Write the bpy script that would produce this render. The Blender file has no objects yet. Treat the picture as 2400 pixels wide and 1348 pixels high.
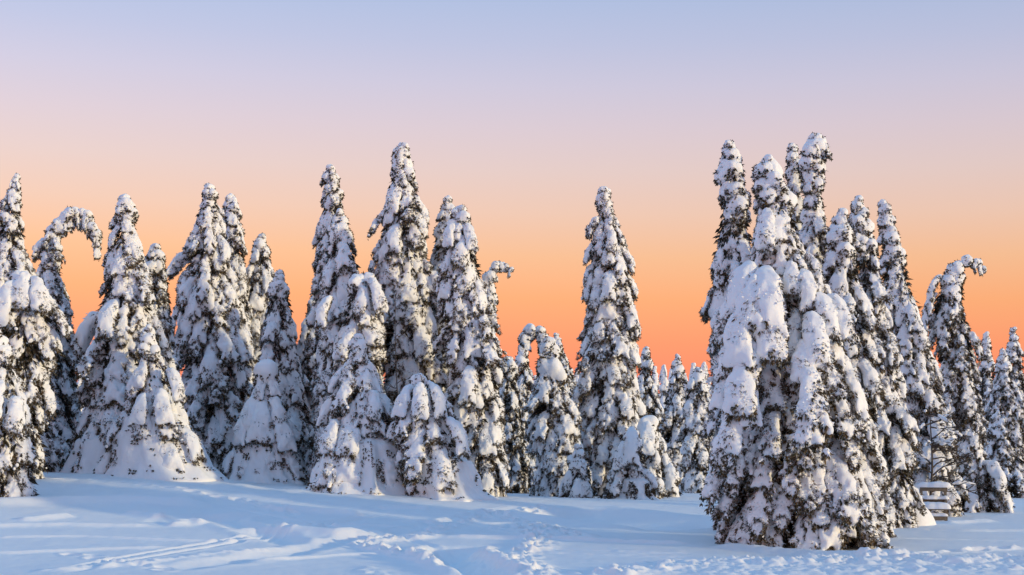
import bpy, math, random
import numpy as np
from mathutils import Vector, Matrix

# ------------------------------------------------------------------ camera, sky, sun
S = bpy.context.scene
COL = S.collection
F, HX, HY = 3300.0, 1200.0, 1040.0          # focal length and principal point in photo pixels (2400 x 1348)
CAMZ = 2.3
cam = bpy.data.cameras.new('camera'); cam_o = bpy.data.objects.new('camera', cam); COL.objects.link(cam_o)
cam.sensor_width = 36.0; cam.lens = 36.0 * F / 2400.0
cam.shift_y = (HY - 674.0) / 2400.0
cam.clip_start = 0.1; cam.clip_end = 8000
cam_o.location = (0, 0, CAMZ); cam_o.rotation_euler = (math.pi / 2, 0, 0)
S.camera = cam_o

SUN_AZ, SUN_EL = math.radians(67), math.radians(6.5)   # to the right of the camera's back
sun_dir = Vector((math.sin(SUN_AZ) * math.cos(SUN_EL), -math.cos(SUN_AZ) * math.cos(SUN_EL), math.sin(SUN_EL)))
sl = bpy.data.lights.new('sun', 'SUN'); sl.energy = 2.75; sl.color = (1.0, 0.79, 0.43); sl.angle = math.radians(2.0)
sun_o = bpy.data.objects.new('sun', sl); COL.objects.link(sun_o)
sun_o.rotation_euler = sun_dir.to_track_quat('Z', 'Y').to_euler(); sun_o.location = (40, -30, 30)

W = bpy.data.worlds.new('World'); S.world = W; W.use_nodes = True
nt = W.node_tree; nt.nodes.clear()
def srgb(r, g, b):
    f = lambda c: (c / 255 / 12.92) if c / 255 <= 0.04045 else ((c / 255 + 0.055) / 1.055) ** 2.4
    return (f(r), f(g), f(b), 1)
tc = nt.nodes.new('ShaderNodeTexCoord'); sx = nt.nodes.new('ShaderNodeSeparateXYZ')
nt.links.new(tc.outputs['Generated'], sx.inputs[0])
mr = nt.nodes.new('ShaderNodeMapRange'); mr.inputs[1].default_value = 0.0; mr.inputs[2].default_value = 0.6
sh = nt.nodes.new('ShaderNodeMath'); sh.operation = 'MULTIPLY_ADD'; sh.inputs[1].default_value = 0.018
nt.links.new(sx.outputs['X'], sh.inputs[0]); nt.links.new(sx.outputs['Z'], sh.inputs[2])      # the glow reaches higher on the left
nt.links.new(sh.outputs[0], mr.inputs[0])
ramp = nt.nodes.new('ShaderNodeValToRGB'); nt.links.new(mr.outputs[0], ramp.inputs[0])
def el(y): return math.sin(math.atan((HY - y) / F)) / 0.6
stops = [(0.0, (238, 120, 104)), (el(880), (246, 130, 103)), (el(800), (248, 144, 103)), (el(700), (247, 164, 111)), (el(600), (241, 181, 138)),
         (el(500), (232, 191, 170)), (el(400), (222, 195, 190)), (el(300), (212, 194, 203)), (el(200), (199, 192, 212)),
         (el(100), (183, 187, 215)), (el(0), (170, 183, 216)), (0.62, (146, 178, 216)), (0.8, (128, 169, 215)), (1.0, (114, 162, 215))]
er = ramp.color_ramp; er.interpolation = 'LINEAR'
while len(er.elements) > 2: er.elements.remove(er.elements[-1])
er.elements[0].position = stops[0][0]; er.elements[0].color = srgb(*stops[0][1])
er.elements[1].position = stops[-1][0]; er.elements[1].color = srgb(*stops[-1][1])
for p, c in stops[1:-1]:
    e = er.elements.new(p); e.color = srgb(*c)
sky = nt.nodes.new('ShaderNodeTexSky'); sky.sky_type = 'NISHITA'; sky.sun_disc = False
sky.sun_elevation = math.radians(3); sky.sun_rotation = math.pi - SUN_AZ; sky.altitude = 600
bg1 = nt.nodes.new('ShaderNodeBackground'); gl = nt.nodes.new('ShaderNodeMath'); gl.operation = 'MULTIPLY_ADD'; gl.inputs[1].default_value = -0.17; gl.inputs[2].default_value = 1.05
nt.links.new(sx.outputs['X'], gl.inputs[0]); nt.links.new(gl.outputs[0], bg1.inputs[1])      # the dusk sky is a little brighter to the left
bg2 = nt.nodes.new('ShaderNodeBackground'); bg2.inputs[1].default_value = 0.03
nt.links.new(ramp.outputs[0], bg1.inputs[0]); nt.links.new(sky.outputs[0], bg2.inputs[0])
ad = nt.nodes.new('ShaderNodeAddShader'); wo = nt.nodes.new('ShaderNodeOutputWorld')
nt.links.new(bg1.outputs[0], ad.inputs[0]); nt.links.new(bg2.outputs[0], ad.inputs[1]); nt.links.new(ad.outputs[0], wo.inputs[0])
S.view_settings.view_transform = 'Standard'; S.view_settings.look = 'None'
S.view_settings.exposure = 0.0; S.view_settings.gamma = 1.0
S.render.engine = 'CYCLES'; S.cycles.max_bounces = 5; S.cycles.diffuse_bounces = 4; S.cycles.use_adaptive_sampling = True; S.cycles.adaptive_threshold = 0.03
S.cycles.use_denoising = True

rng = np.random.default_rng(7)
random.seed(7)

# ------------------------------------------------------------------ materials
def new_mat(name):
    m = bpy.data.materials.new(name); m.use_nodes = True
    return m, m.node_tree, m.node_tree.nodes['Principled BSDF']
def noise_node(t, scale, detail=3, coord='Object', rough=0.55):
    c = t.nodes.new('ShaderNodeTexCoord'); n = t.nodes.new('ShaderNodeTexNoise')
    n.inputs['Scale'].default_value = scale; n.inputs['Detail'].default_value = detail; n.inputs['Roughness'].default_value = rough
    t.links.new(c.outputs[coord], n.inputs['Vector'])
    return n
def snow_mat(name, bump_scale, bump_dist, c1=(0.89, 0.895, 0.90, 1), c2=(0.85, 0.86, 0.875, 1)):
    m, t, b = new_mat(name)
    n = noise_node(t, bump_scale * 0.12, 3)
    r = t.nodes.new('ShaderNodeValToRGB'); r.color_ramp.elements[0].color = c2; r.color_ramp.elements[1].color = c1
    r.color_ramp.elements[0].position = 0.3; r.color_ramp.elements[1].position = 0.7
    t.links.new(n.outputs['Fac'], r.inputs[0]); t.links.new(r.outputs[0], b.inputs['Base Color'])
    b.inputs['Roughness'].default_value = 0.75; b.inputs['Specular IOR Level'].default_value = 0.2
    n2 = noise_node(t, bump_scale, 5, rough=0.65)
    bp = t.nodes.new('ShaderNodeBump'); bp.inputs['Strength'].default_value = 0.7; bp.inputs['Distance'].default_value = bump_dist
    t.links.new(n2.outputs['Fac'], bp.inputs['Height']); t.links.new(bp.outputs[0], b.inputs['Normal'])
    return m
M_SNOW = snow_mat('tree_snow', 22, 0.02)
M_GROUND = snow_mat('ground_snow', 9, 0.012)
def needle_mat(name, dark, brown, frost, f0, f1):
    m, t, b = new_mat(name)
    n = noise_node(t, 9, 2); r = t.nodes.new('ShaderNodeValToRGB')
    e = r.color_ramp.elements
    e[0].position = 0.42; e[0].color = dark; e[1].position = 0.6; e[1].color = brown
    t.links.new(n.outputs['Fac'], r.inputs[0])
    n2 = noise_node(t, 17, 2); r2 = t.nodes.new('ShaderNodeValToRGB')
    r2.color_ramp.elements[0].position = f0; r2.color_ramp.elements[1].position = f1
    t.links.new(n2.outputs['Fac'], r2.inputs[0])
    mx = t.nodes.new('ShaderNodeMixRGB'); mx.inputs[2].default_value = frost
    t.links.new(r2.outputs[0], mx.inputs[0]); t.links.new(r.outputs[0], mx.inputs[1]); t.links.new(mx.outputs[0], b.inputs['Base Color'])
    b.inputs['Roughness'].default_value = 0.7; b.inputs['Specular IOR Level'].default_value = 0.2
    return m
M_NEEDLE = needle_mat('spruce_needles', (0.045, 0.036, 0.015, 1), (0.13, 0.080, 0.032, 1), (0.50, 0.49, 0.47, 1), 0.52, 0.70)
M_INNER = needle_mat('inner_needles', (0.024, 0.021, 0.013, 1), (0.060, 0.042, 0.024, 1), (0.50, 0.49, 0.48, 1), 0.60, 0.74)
M_BARK, t_, b_ = new_mat('bark')
n_ = noise_node(t_, 14, 4); r_ = t_.nodes.new('ShaderNodeValToRGB')
r_.color_ramp.elements[0].color = (0.03, 0.022, 0.018, 1); r_.color_ramp.elements[1].color = (0.11, 0.085, 0.068, 1)
t_.links.new(n_.outputs['Fac'], r_.inputs[0]); t_.links.new(r_.outputs[0], b_.inputs['Base Color']); b_.inputs['Roughness'].default_value = 0.9
M_WOOD, t_, b_ = new_mat('weathered_wood')
n_ = noise_node(t_, 18, 4); r_ = t_.nodes.new('ShaderNodeValToRGB')
r_.color_ramp.elements[0].color = (0.12, 0.09, 0.06, 1); r_.color_ramp.elements[1].color = (0.30, 0.235, 0.16, 1)
t_.links.new(n_.outputs['Fac'], r_.inputs[0]); t_.links.new(r_.outputs[0], b_.inputs['Base Color']); b_.inputs['Roughness'].default_value = 0.85

# ------------------------------------------------------------------ noise and meshing helpers
def _hash(ix, iy, iz, seed):
    h = (ix * 374761393 + iy * 668265263 + iz * 2147483647 + seed * 1274126177) & 0xFFFFFFFF
    h = ((h ^ (h >> 13)) * 1274126177) & 0xFFFFFFFF
    h = ((h ^ (h >> 16)) * 2246822519) & 0xFFFFFFFF
    return ((h ^ (h >> 15)) & 0xFFFF) / 32767.5 - 1.0
def vnoise(x, y, z, seed=0):
    x = np.asarray(x, float); y = np.asarray(y, float); z = np.asarray(z, float) + 0 * x
    fx, fy, fz = np.floor(x), np.floor(y), np.floor(z)
    ix, iy, iz = fx.astype(np.int64), fy.astype(np.int64), fz.astype(np.int64)
    u, v, w = x - fx, y - fy, z - fz
    u = u * u * u * (u * (u * 6 - 15) + 10); v = v * v * v * (v * (v * 6 - 15) + 10); w = w * w * w * (w * (w * 6 - 15) + 10)
    L = lambda a, b, t: a + (b - a) * t
    g = lambda a, b, c: _hash(ix + a, iy + b, iz + c, seed)
    return L(L(L(g(0,0,0), g(1,0,0), u), L(g(0,1,0), g(1,1,0), u), v), L(L(g(0,0,1), g(1,0,1), u), L(g(0,1,1), g(1,1,1), u), v), w)
def n2(x, y, seed=0):
    return vnoise(x, y, np.full(np.shape(x), 0.5), seed)
def fbm2(x, y, seed=0, octs=3):
    s, a = 0, 1.0
    for k in range(octs):
        s = s + a * n2(x * 2 ** k, y * 2 ** k, seed + k * 17); a *= 0.5
    return s

def mesh_from(name, V, Fc, mat, smooth=False):
    V = np.ascontiguousarray(V, np.float32); Fc = np.ascontiguousarray(Fc, np.int32)
    k = Fc.shape[1]; me = bpy.data.meshes.new(name)
    me.vertices.add(len(V)); me.vertices.foreach_set('co', V.ravel())
    me.loops.add(Fc.size); me.loops.foreach_set('vertex_index', Fc.ravel())
    me.polygons.add(len(Fc)); me.polygons.foreach_set('loop_start', np.arange(len(Fc), dtype=np.int32) * k)
    try: me.polygons.foreach_set('loop_total', np.full(len(Fc), k, np.int32))
    except Exception: pass
    me.polygons.foreach_set('use_smooth', np.full(len(Fc), smooth, bool))
    me.update(calc_edges=True); me.validate(); me.materials.append(mat)
    return me

def surface_nets(f, origin, h):
    """quads on the zero level of the field f (negative inside)"""
    s = f < 0
    nx, ny, nz = f.shape
    acc = np.zeros((nx - 1, ny - 1, nz - 1, 3)); cnt = np.zeros((nx - 1, ny - 1, nz - 1))
    gi = np.stack(np.meshgrid(np.arange(nx), np.arange(ny), np.arange(nz), indexing='ij'), -1).astype(float)
    edges = []
    for ax in range(3):
        sl0 = [slice(None)] * 3; sl1 = [slice(None)] * 3
        sl0[ax] = slice(0, -1); sl1[ax] = slice(1, None)
        a, b = f[tuple(sl0)], f[tuple(sl1)]
        cr = (a < 0) != (b < 0)
        t = np.where(cr, a / np.where(cr, a - b, 1), 0)
        P = gi[tuple(sl0)].copy(); P[..., ax] += t
        o = [k for k in range(3) if k != ax]
        for d0 in (0, 1):
            for d1 in (0, 1):
                src = [slice(None)] * 3; dst = [slice(None)] * 3
                n0, n1 = f.shape[o[0]], f.shape[o[1]]
                src[o[0]] = slice(d0, n0 - 1 + d0); src[o[1]] = slice(d1, n1 - 1 + d1)
                c = cr[tuple(src)]
                acc += np.where(c[..., None], P[tuple(src)], 0); cnt += c
        edges.append((ax, cr, s[tuple(sl0)]))
    act = cnt > 0
    idx = -np.ones(act.shape, np.int64); idx[act] = np.arange(act.sum())
    V = acc[act] / cnt[act][:, None] * h + origin
    Q = []
    for ax, cr, ins in edges:
        o = [k for k in range(3) if k != ax]
        I = np.argwhere(cr)
        ok = (I[:, o[0]] > 0) & (I[:, o[1]] > 0) & (I[:, o[0]] < f.shape[o[0]] - 1) & (I[:, o[1]] < f.shape[o[1]] - 1)
        I = I[ok]; inside = ins[tuple(I.T)]
        def cell(d0, d1):
            J = I.copy(); J[:, o[0]] -= d0; J[:, o[1]] -= d1
            return idx[tuple(J.T)]
        q = np.stack([cell(1, 1), cell(0, 1), cell(0, 0), cell(1, 0)], 1)
        flip = inside if ax != 1 else ~inside
        q[~flip] = q[~flip][:, ::-1]
        Q.append(q)
    Q = np.concatenate(Q)
    return V, Q

def blob_mesh(C, R, h, k, amp, seed, zflat=1.0):
    """snow skin round spheres (C, R), blended and roughened"""
    C = np.asarray(C, float); R = np.asarray(R, float)
    pad = 0.12 + 2 * h
    lo = (C - R[:, None]).min(0) - pad; hi = (C + R[:, None]).max(0) + pad
    n = np.ceil((hi - lo) / h).astype(int) + 1
    X, Y, Z = np.meshgrid(*[lo[i] + h * np.arange(n[i]) for i in range(3)], indexing='ij')
    s = np.zeros(X.shape)
    for c, r in zip(C, R):
        d = np.sqrt((X - c[0]) ** 2 + (Y - c[1]) ** 2 + ((Z - c[2]) / zflat) ** 2) - r
        s += np.exp(-np.clip(d, -0.5, 0.5) / k)
    f = -k * np.log(s + 1e-30)
    for a, wl, sd in amp:
        f += a * vnoise(X / wl, Y / wl, Z / (wl * 1.7), seed + sd)
    return surface_nets(f, lo, h), (f, lo, h)

def normals(V, Q):
    a, b, c = V[Q[:, 0]], V[Q[:, 1]], V[Q[:, 2]]
    nf = np.cross(b - a, c - a); N = np.zeros_like(V)
    for k in range(4): np.add.at(N, Q[:, k], nf)
    return N / (np.linalg.norm(N, axis=1, keepdims=True) + 1e-12)

def tufts(P, D, L, Wd, r, spread=0.4, blades=4):
    """needle tufts: a few slender rhombi fanning out from each point"""
    n = len(P); Vs, Fs = [], []
    for b in range(blades):
        d = D + r.normal(0, spread, (n, 3)); d /= np.linalg.norm(d, axis=1, keepdims=True) + 1e-9
        u = np.cross(d, r.normal(0, 1, (n, 3))); u /= np.linalg.norm(u, axis=1, keepdims=True) + 1e-9
        l = (L * r.uniform(0.6, 1.25, n))[:, None]; w = (Wd * r.uniform(0.7, 1.3, n))[:, None]
        m = P + d * l * 0.5
        Vb = np.stack([P, m + u * w, P + d * l, m - u * w], 1).reshape(-1, 3)
        Fs.append(np.arange(n * 4).reshape(n, 4) + sum(len(v) for v in Vs)); Vs.append(Vb)
    return np.concatenate(Vs), np.concatenate(Fs)

def tube(P, R, seg=7):
    P = np.asarray(P, float); n = len(P); R = np.broadcast_to(R, n)
    T = np.gradient(P, axis=0); T /= np.linalg.norm(T, axis=1, keepdims=True) + 1e-9
    ref = np.array([0.0, 1.0, 0.0]) if abs(T[:, 1]).max() < 0.9 else np.array([1.0, 0, 0])
    U = np.cross(T, ref); U /= np.linalg.norm(U, axis=1, keepdims=True) + 1e-9
    Vv = np.cross(T, U); a = np.linspace(0, 2 * math.pi, seg, endpoint=False)
    V = P[:, None] + R[:, None, None] * (np.cos(a)[None, :, None] * U[:, None] + np.sin(a)[None, :, None] * Vv[:, None])
    V = V.reshape(-1, 3); Q = []
    for i in range(n - 1):
        for j in range(seg):
            Q.append((i * seg + j, i * seg + (j + 1) % seg, (i + 1) * seg + (j + 1) % seg, (i + 1) * seg + j))
    return V, np.array(Q)

def merge(parts):
    Vs, Fs, o = [], [], 0
    for v, f in parts:
        Vs.append(v); Fs.append(f + o); o += len(v)
    return np.concatenate(Vs), np.concatenate(Fs)

def smooth_mesh(V, Q, it=1):
    for _ in range(it):
        A = np.zeros_like(V); c = np.zeros(len(V))
        for k in range(4):
            np.add.at(A, Q[:, k], V[Q[:, (k + 1) % 4]]); np.add.at(c, Q[:, k], 1)
        V = 0.5 * V + 0.5 * A / np.maximum(c, 1)[:, None]
    return V

# ------------------------------------------------------------------ bough prototypes
class Proto: pass
def make_bough(seed, reach, drop, width, r0, gap, style, h=0.03, nd=1.0):
    """one drooping spruce bough: twigs with needles, and the snow lying on it. x = outward, origin at the stem"""
    r = np.random.default_rng(seed)
    lift = r.uniform(0.02, 0.10) * drop
    yb = r.normal(0, 0.12) * width
    def curve(t):
        return np.stack([reach * (1 - (1 - t) ** 1.7), yb * t ** 2, lift * np.sin(math.pi * np.minimum(t * 1.4, 1)) - drop * t ** 1.35], -1)
    C, R, twigs = [], [], []
    tm = np.linspace(0.0, 1.0, 14)
    for t in tm:
        p = curve(np.array(t))
        rr = r0 * (0.45 + 0.75 * t ** 0.8) * r.uniform(0.8, 1.15) * (1 if t < 0.9 else 0.75)
        if r.uniform() > gap * 0.5:
            C.append(p + [0.15 * rr, 0, 0.45 * rr]); R.append(rr)
    twigs.append((curve(np.linspace(0, 1, 12)), 0.022))
    ns = 8
    for i in range(ns):
        t = 0.12 + 0.85 * (i + r.uniform(0, 1)) / ns
        for sg in (-1, 1):
            ln = width * 0.5 * (0.35 + 0.9 * t) * r.uniform(0.6, 1.2) * (1 if t < 0.85 else 0.75)
            u = np.linspace(0, 1, 6)[:, None]
            b = curve(np.array(t))
            q = b + u * np.array([0.35 * ln, sg * ln, 0]) + u ** 2 * np.array([0.1 * ln, 0, -ln * r.uniform(0.7, 1.3)])
            twigs.append((q, 0.012))
            for j in range(1, 6):
                if r.uniform() < gap: continue
                rr = r0 * (0.85 - 0.09 * j) * (0.55 + 0.4 * t) * r.uniform(0.7, 1.2)
                C.append(q[j] + [0.1 * rr, 0, 0.4 * rr]); R.append(max(rr, 0.035))
    if style == 'pillow':
        C, R = [], []
        nl = 4
        for i in range(nl):
            y0 = ((i + 0.5) / nl - 0.5) * width * r.uniform(0.8, 1.2); t0 = r.uniform(0.0, 0.45); t1 = min(1.0, t0 + r.uniform(0.35, 0.6)); rr = r0 * r.uniform(0.85, 1.35)
            for t in np.linspace(t0, t1, 7):
                u = (t - t0) / (t1 - t0)
                C.append(curve(np.array(t)) + [0.06, y0 * (0.35 + 0.8 * t), 0.3 * rr]); R.append(rr * (0.55 + 0.45 * math.sin(math.pi * (0.15 + 0.6 * u))) * r.uniform(0.92, 1.08))
    amp = {'pillow': [(0.045, 0.28, 1), (0.016, 0.09, 2)], 'smooth': [(0.042, 0.22, 1), (0.022, 0.085, 2)], 'tongue': [(0.038, 0.16, 1), (0.026, 0.075, 2)],
           'shaggy': [(0.038, 0.13, 1), (0.032, 0.07, 2)]}[style]
    (V, Q), _ = blob_mesh(C, R, h, {'tongue': 0.022, 'shaggy': 0.022, 'smooth': 0.035, 'pillow': 0.05}[style], amp, seed * 7 + 3)
    V = smooth_mesh(V, Q, 1)
    N = normals(V, Q)
    parts = []
    # tufts poking out of the underside and rim of the snow
    patch = 1.15 * vnoise(V[:, 0] / 0.24, V[:, 1] / 0.24, V[:, 2] / 0.24, seed + 40) + 0.25 * vnoise(V[:, 0] / 0.07, V[:, 1] / 0.07, V[:, 2] / 0.07, seed + 41)
    low = np.where((N[:, 2] < -0.1) & (patch > -0.1))[0]; up = np.where((N[:, 2] >= -0.1) & (N[:, 2] < 0.8) & (patch > (0.30 if style == 'shaggy' else 0.45)))[0]
    kl = int(len(low) * {'pillow': 0.16, 'smooth': 0.22, 'tongue': 0.26, 'shaggy': 0.34}[style] * nd); ku = int(len(up) * {'pillow': 0.0, 'smooth': 0.12, 'tongue': 0.22, 'shaggy': 0.28}[style] * nd)
    for ids, k, off in ((low, kl, -0.012), (up, ku, -0.02)):
        if k < 1 or len(ids) == 0: continue
        i = r.choice(ids, k)
        D = N[i] * 0.6 + np.array([0.15, 0, -1.0])
        parts.append(tufts(V[i] + N[i] * off, D, np.full(k, 0.10), np.full(k, 0.0115), r))
    # needles along the twigs, hanging below
    for q, rad in twigs:
        k = int(15 * nd)
        t = r.uniform(0.1, 1, k) * (len(q) - 1); i0 = np.minimum(t.astype(int), len(q) - 2); fr = (t - i0)[:, None]
        P = q[i0] * (1 - fr) + q[i0 + 1] * fr + r.normal(0, 0.02, (k, 3)); P[:, 2] -= r.uniform(r0 * 0.2, r0 * 1.2, k)
        T = q[i0 + 1] - q[i0]; T /= np.linalg.norm(T, axis=1, keepdims=True) + 1e-9
        parts.append(tufts(P, T * 0.6 + np.array([0.1, 0, -0.6]), np.full(k, 0.10), np.full(k, 0.015), r, 0.5))
        if nd > 0.5: parts.append(tube(q, np.linspace(rad, rad * 0.4, len(q)), 4))
    if nd > 0.5:     # rime crust: ragged white flakes along the rims
        rim = np.where((N[:, 2] < 0.55) & (patch > -0.1))[0]; k = int(len(rim) * {'pillow': 0.03, 'smooth': 0.12, 'tongue': 0.22, 'shaggy': 0.30}[style])
        i = r.choice(rim, k)
        V, Q = merge([(V, Q), tufts(V[i] - N[i] * 0.01, N[i] * 0.6 + np.array([0.1, 0, -0.8]), np.full(k, 0.07), np.full(k, 0.014), r, 0.5, 2)])
    pr = Proto(); pr.reach, pr.drop = reach, drop
    pr.snow = (V, Q); pr.needle = merge(parts)
    pr.me_snow = mesh_from('snow_load', V, Q, M_SNOW, True)
    pr.me_needle = mesh_from('bough', *pr.needle, M_NEEDLE)
    return pr

def make_cap(seed, rad, tall, h=0.028, nd=1.0, smooth=False):
    """a rounded snow knob sitting on the leader or on a bent top, needles below"""
    r = np.random.default_rng(seed)
    C, R = [], []
    for i in range(9):
        a = r.uniform(0, 2 * math.pi); q = r.uniform(0.1, 0.55) * rad
        C.append([q * math.cos(a), q * math.sin(a), r.uniform(-0.5, 0.5) * tall]); R.append(rad * r.uniform(0.42, 0.72))
    C.append([0, 0, 0.35 * tall]); R.append(rad * 0.7)
    (V, Q), _ = blob_mesh(C, R, h, 0.025, [(0.014, 0.2, 1), (0.006, 0.08, 2)] if smooth else [(0.024, 0.15, 1), (0.016, 0.07, 2)], seed * 5 + 1)
    V = smooth_mesh(V, Q, 1); N = normals(V, Q)
    patch = vnoise(V[:, 0] / 0.15, V[:, 1] / 0.15, V[:, 2] / 0.15, seed + 40)
    low = np.where((N[:, 2] < -0.05) & (patch > -0.4))[0]; up = np.where((N[:, 2] >= -0.05) & (patch > 0.45))[0]; parts = []
    for ids, k in ((low, int(len(low) * (0.10 if smooth else 0.22) * nd)), (up, int(len(up) * (0.02 if smooth else 0.12) * nd))):
        if k < 1: continue
        i = r.choice(ids, k)
        parts.append(tufts(V[i] - N[i] * 0.012, N[i] * 0.8 + np.array([0, 0, -0.6]), np.full(k, 0.07), np.full(k, 0.013), r))
    pr = Proto(); pr.reach, pr.drop = rad, tall
    pr.snow = (V, Q); pr.needle = merge(parts)
    pr.me_snow = mesh_from('snow_load', V, Q, M_SNOW, True)
    pr.me_needle = mesh_from('bough', *pr.needle, M_NEEDLE)
    return pr

PROTO = {'long': [], 'tongue': [], 'short': [], 'smooth': [], 'pillow': [], 'shaggy': [], 'cap': [], 'ball': []}
for i in range(6): PROTO['tongue'].append(make_bough(100 + i, 0.60, 1.05, 0.48, 0.12, 0.16, 'tongue'))
for i in range(6): PROTO['shaggy'].append(make_bough(200 + i, 0.58, 1.10, 0.50, 0.095, 0.26, 'shaggy'))
for i in range(4): PROTO['long'].append(make_bough(300 + i, 0.52, 1.50, 0.44, 0.115, 0.18, 'tongue'))
for i in range(6): PROTO['short'].append(make_bough(400 + i, 0.32, 0.56, 0.34, 0.10, 0.15, 'tongue', h=0.026))
for i in range(5): PROTO['smooth'].append(make_bough(500 + i, 0.54, 0.95, 0.46, 0.14, 0.06, 'smooth'))
for i in range(6): PROTO['cap'].append(make_cap(600 + i, 0.22, 0.26))
for i in range(4): PROTO['ball'].append(make_cap(650 + i, 0.30, 0.30, smooth=True))

# ------------------------------------------------------------------ terrain
def px_z(y, d): return CAMZ + (HY - y) / F * d
def px_x(x, d): return (x - HX) / F * d
_ctrl = []
for x, y, d in [(-300, 1085, 46), (100, 1095, 44), (300, 1103, 45), (500, 1126, 44), (700, 1142, 44), (900, 1160, 42), (1150, 1166, 44), (1250, 1156, 50),
                (1450, 1168, 53), (1600, 1168, 56), (1660, 1240, 34), (1690, 1258, 30), (1870, 1278, 29.5), (2060, 1296, 29), (2250, 1206, 43), (2400, 1200, 46), (2700, 1200, 46),
                (0, 1168, 36), (0, 1348, 23.5), (600, 1348, 24.5), (1200, 1348, 25.5), (1800, 1348, 25.5), (2400, 1348, 25.2), (300, 1230, 32), (800, 1240, 33), (1250, 1235, 35),
                (1500, 1222, 38), (2300, 1270, 32), (2600, 1290, 30)]:
    _ctrl.append((px_x(x, d), d, px_z(y, d)))
for x, y, z in [(-60, 60, 1.2), (-30, 70, 0.9), (0, 75, 0.2), (30, 70, 0.0), (60, 60, 0), (0, 110, 0.2), (-60, 120, 0.8), (60, 120, 0.2), (-25, 56, 1.3), (25, 56, 0.1), (12, 65, 0.1),
                (0, 0, 0.2), (-20, 5, 0.0), (20, 5, 0.0), (-40, 25, 0.6), (40, 25, 0.0), (0, 12, 0.0), (-15, 15, 0), (15, 15, 0)]:
    _ctrl.append((x, y, z))
_ctrl = np.array(_ctrl)
def base_g(x, y):
    x = np.asarray(x, float); y = np.asarray(y, float)
    num = np.full(x.shape, 0.3 * 1e-4); den = np.full(x.shape, 1e-4)
    for cx, cy, cz in _ctrl:
        s = 3.0 + 0.12 * abs(cy - 36) if cy < 58 else 12.0
        w = np.exp(-((x - cx) ** 2 + (y - cy) ** 2) / (2 * s * s))
        num += w * cz; den += w
    return num / den
def hit(px, py):
    """where the ray through a photo pixel meets the bare terrain"""
    d = np.linspace(20, 75, 1400)
    z = px_z(py, d); g = base_g(px_x(px, d), d)
    i = np.argmax(z <= g)
    return (px_x(px, d[i]), d[i])
def P(*pts): return np.array([hit(*p) for p in pts])
def resample(poly, n=40):
    s = np.r_[0, np.cumsum(np.linalg.norm(np.diff(poly, axis=0), axis=1))]
    t = np.linspace(0, s[-1], n)
    q = np.stack([np.interp(t, s, poly[:, k]) for k in range(2)], 1)
    for _ in range(3): q[1:-1] = 0.25 * q[:-2] + 0.5 * q[1:-1] + 0.25 * q[2:]
    return q
RIDGES = []   # polyline, half width, height, chop, one-sided
def ridge(pts, w, h, chop=0.0, n=40): RIDGES.append((resample(P(*pts), n), w * (0.8 if h > 0 else 1), h * (1.45 if chop < 0.3 else 1.0), chop))
# berms and banks
ridge([(-80, 1184), (120, 1176), (300, 1174), (420, 1178), (498, 1186)], 0.5, 0.11)
ridge([(-80, 1236), (150, 1231), (380, 1234)], 0.22, 0.05)
ridge([(40, 1222), (110, 1214), (170, 1208)], 0.25, 0.06)
ridge([(300, 1200), (350, 1208), (385, 1216)], 0.3, 0.10, 0.4)
ridge([(400, 1236), (440, 1226), (485, 1232)], 0.24, 0.07, 0.2)
ridge([(610, 1192), (720, 1199), (860, 1209)], 0.32, 0.09)
ridge([(530, 1248), (600, 1243), (720, 1252), (780, 1258), (840, 1256), (900, 1262)], 0.35, 0.12)
ridge([(40, 1344), (200, 1333), (330, 1326), (480, 1306), (600, 1294), (668, 1284)], 0.2, 0.05, 0.8, 70)
ridge([(1000, 1259), (1200, 1263), (1450, 1270), (1660, 1279)], 0.16, 0.06, 0.15)
ridge([(1250, 1263), (1450, 1267), (1640, 1275)], 0.12, 0.04, 0.1)
ridge([(880, 1192), (980, 1190), (1010, 1194)], 0.2, 0.06)
ridge([(2230, 1292), (2320, 1289), (2440, 1285)], 0.18, 0.07, 0.4)
ridge([(2210, 1229), (2260, 1226), (2330, 1222)], 0.3, 0.08, 0.3)
ridge([(1660, 1280), (1850, 1297), (2060, 1311), (2200, 1308)], 0.35, 0.08, 0.2)
# troughs (tracks)
ridge([(300, 1348), (480, 1324), (660, 1300), (760, 1276), (900, 1255), (1050, 1225), (1180, 1200), (1270, 1186)], 0.34, -0.06, 0.1, 80)
ridge([(1075, 1278), (1058, 1292), (1065, 1308), (1090, 1322), (1140, 1340), (1180, 1352)], 0.45, -0.22, 0.1, 60)
ridge([(620, 1210), (500, 1212), (440, 1215), (400, 1224), (330, 1218)], 0.4, -0.06, 0.1)
ridge([(500, 1200), (540, 1226), (580, 1240), (700, 1280)], 0.4, -0.08)
ridge([(1280, 1190), (1400, 1208), (1520, 1222), (1660, 1238)], 1.3, -0.22)
CHOP = []     # polyline, half width, lump height
def chop(pts, w, h): CHOP.append((resample(P(*pts), 60), w, h))
chop([(1440, 1346), (1560, 1331), (1700, 1322), (1900, 1318), (2100, 1316), (2250, 1317), (2440, 1312)], 0.75, 0.16)
chop([(1700, 1345), (1900, 1340), (2100, 1338), (2440, 1335)], 0.7, 0.09)
chop([(1030, 1250), (1000, 1259), (880, 1268), (850, 1276), (930, 1296), (1010, 1312), (1060, 1328)], 0.3, 0.13)
chop([(1000, 1240), (1080, 1218), (1140, 1206), (1170, 1200)], 0.5, 0.10)
chop([(1150, 1305), (1210, 1325), (1260, 1345)], 0.6, 0.12)
chop([(1190, 1240), (1250, 1232), (1320, 1252), (1360, 1262)], 0.6, 0.12)
chop([(1250, 1260), (1270, 1278), (1240, 1290)], 0.4, 0.10)
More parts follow.
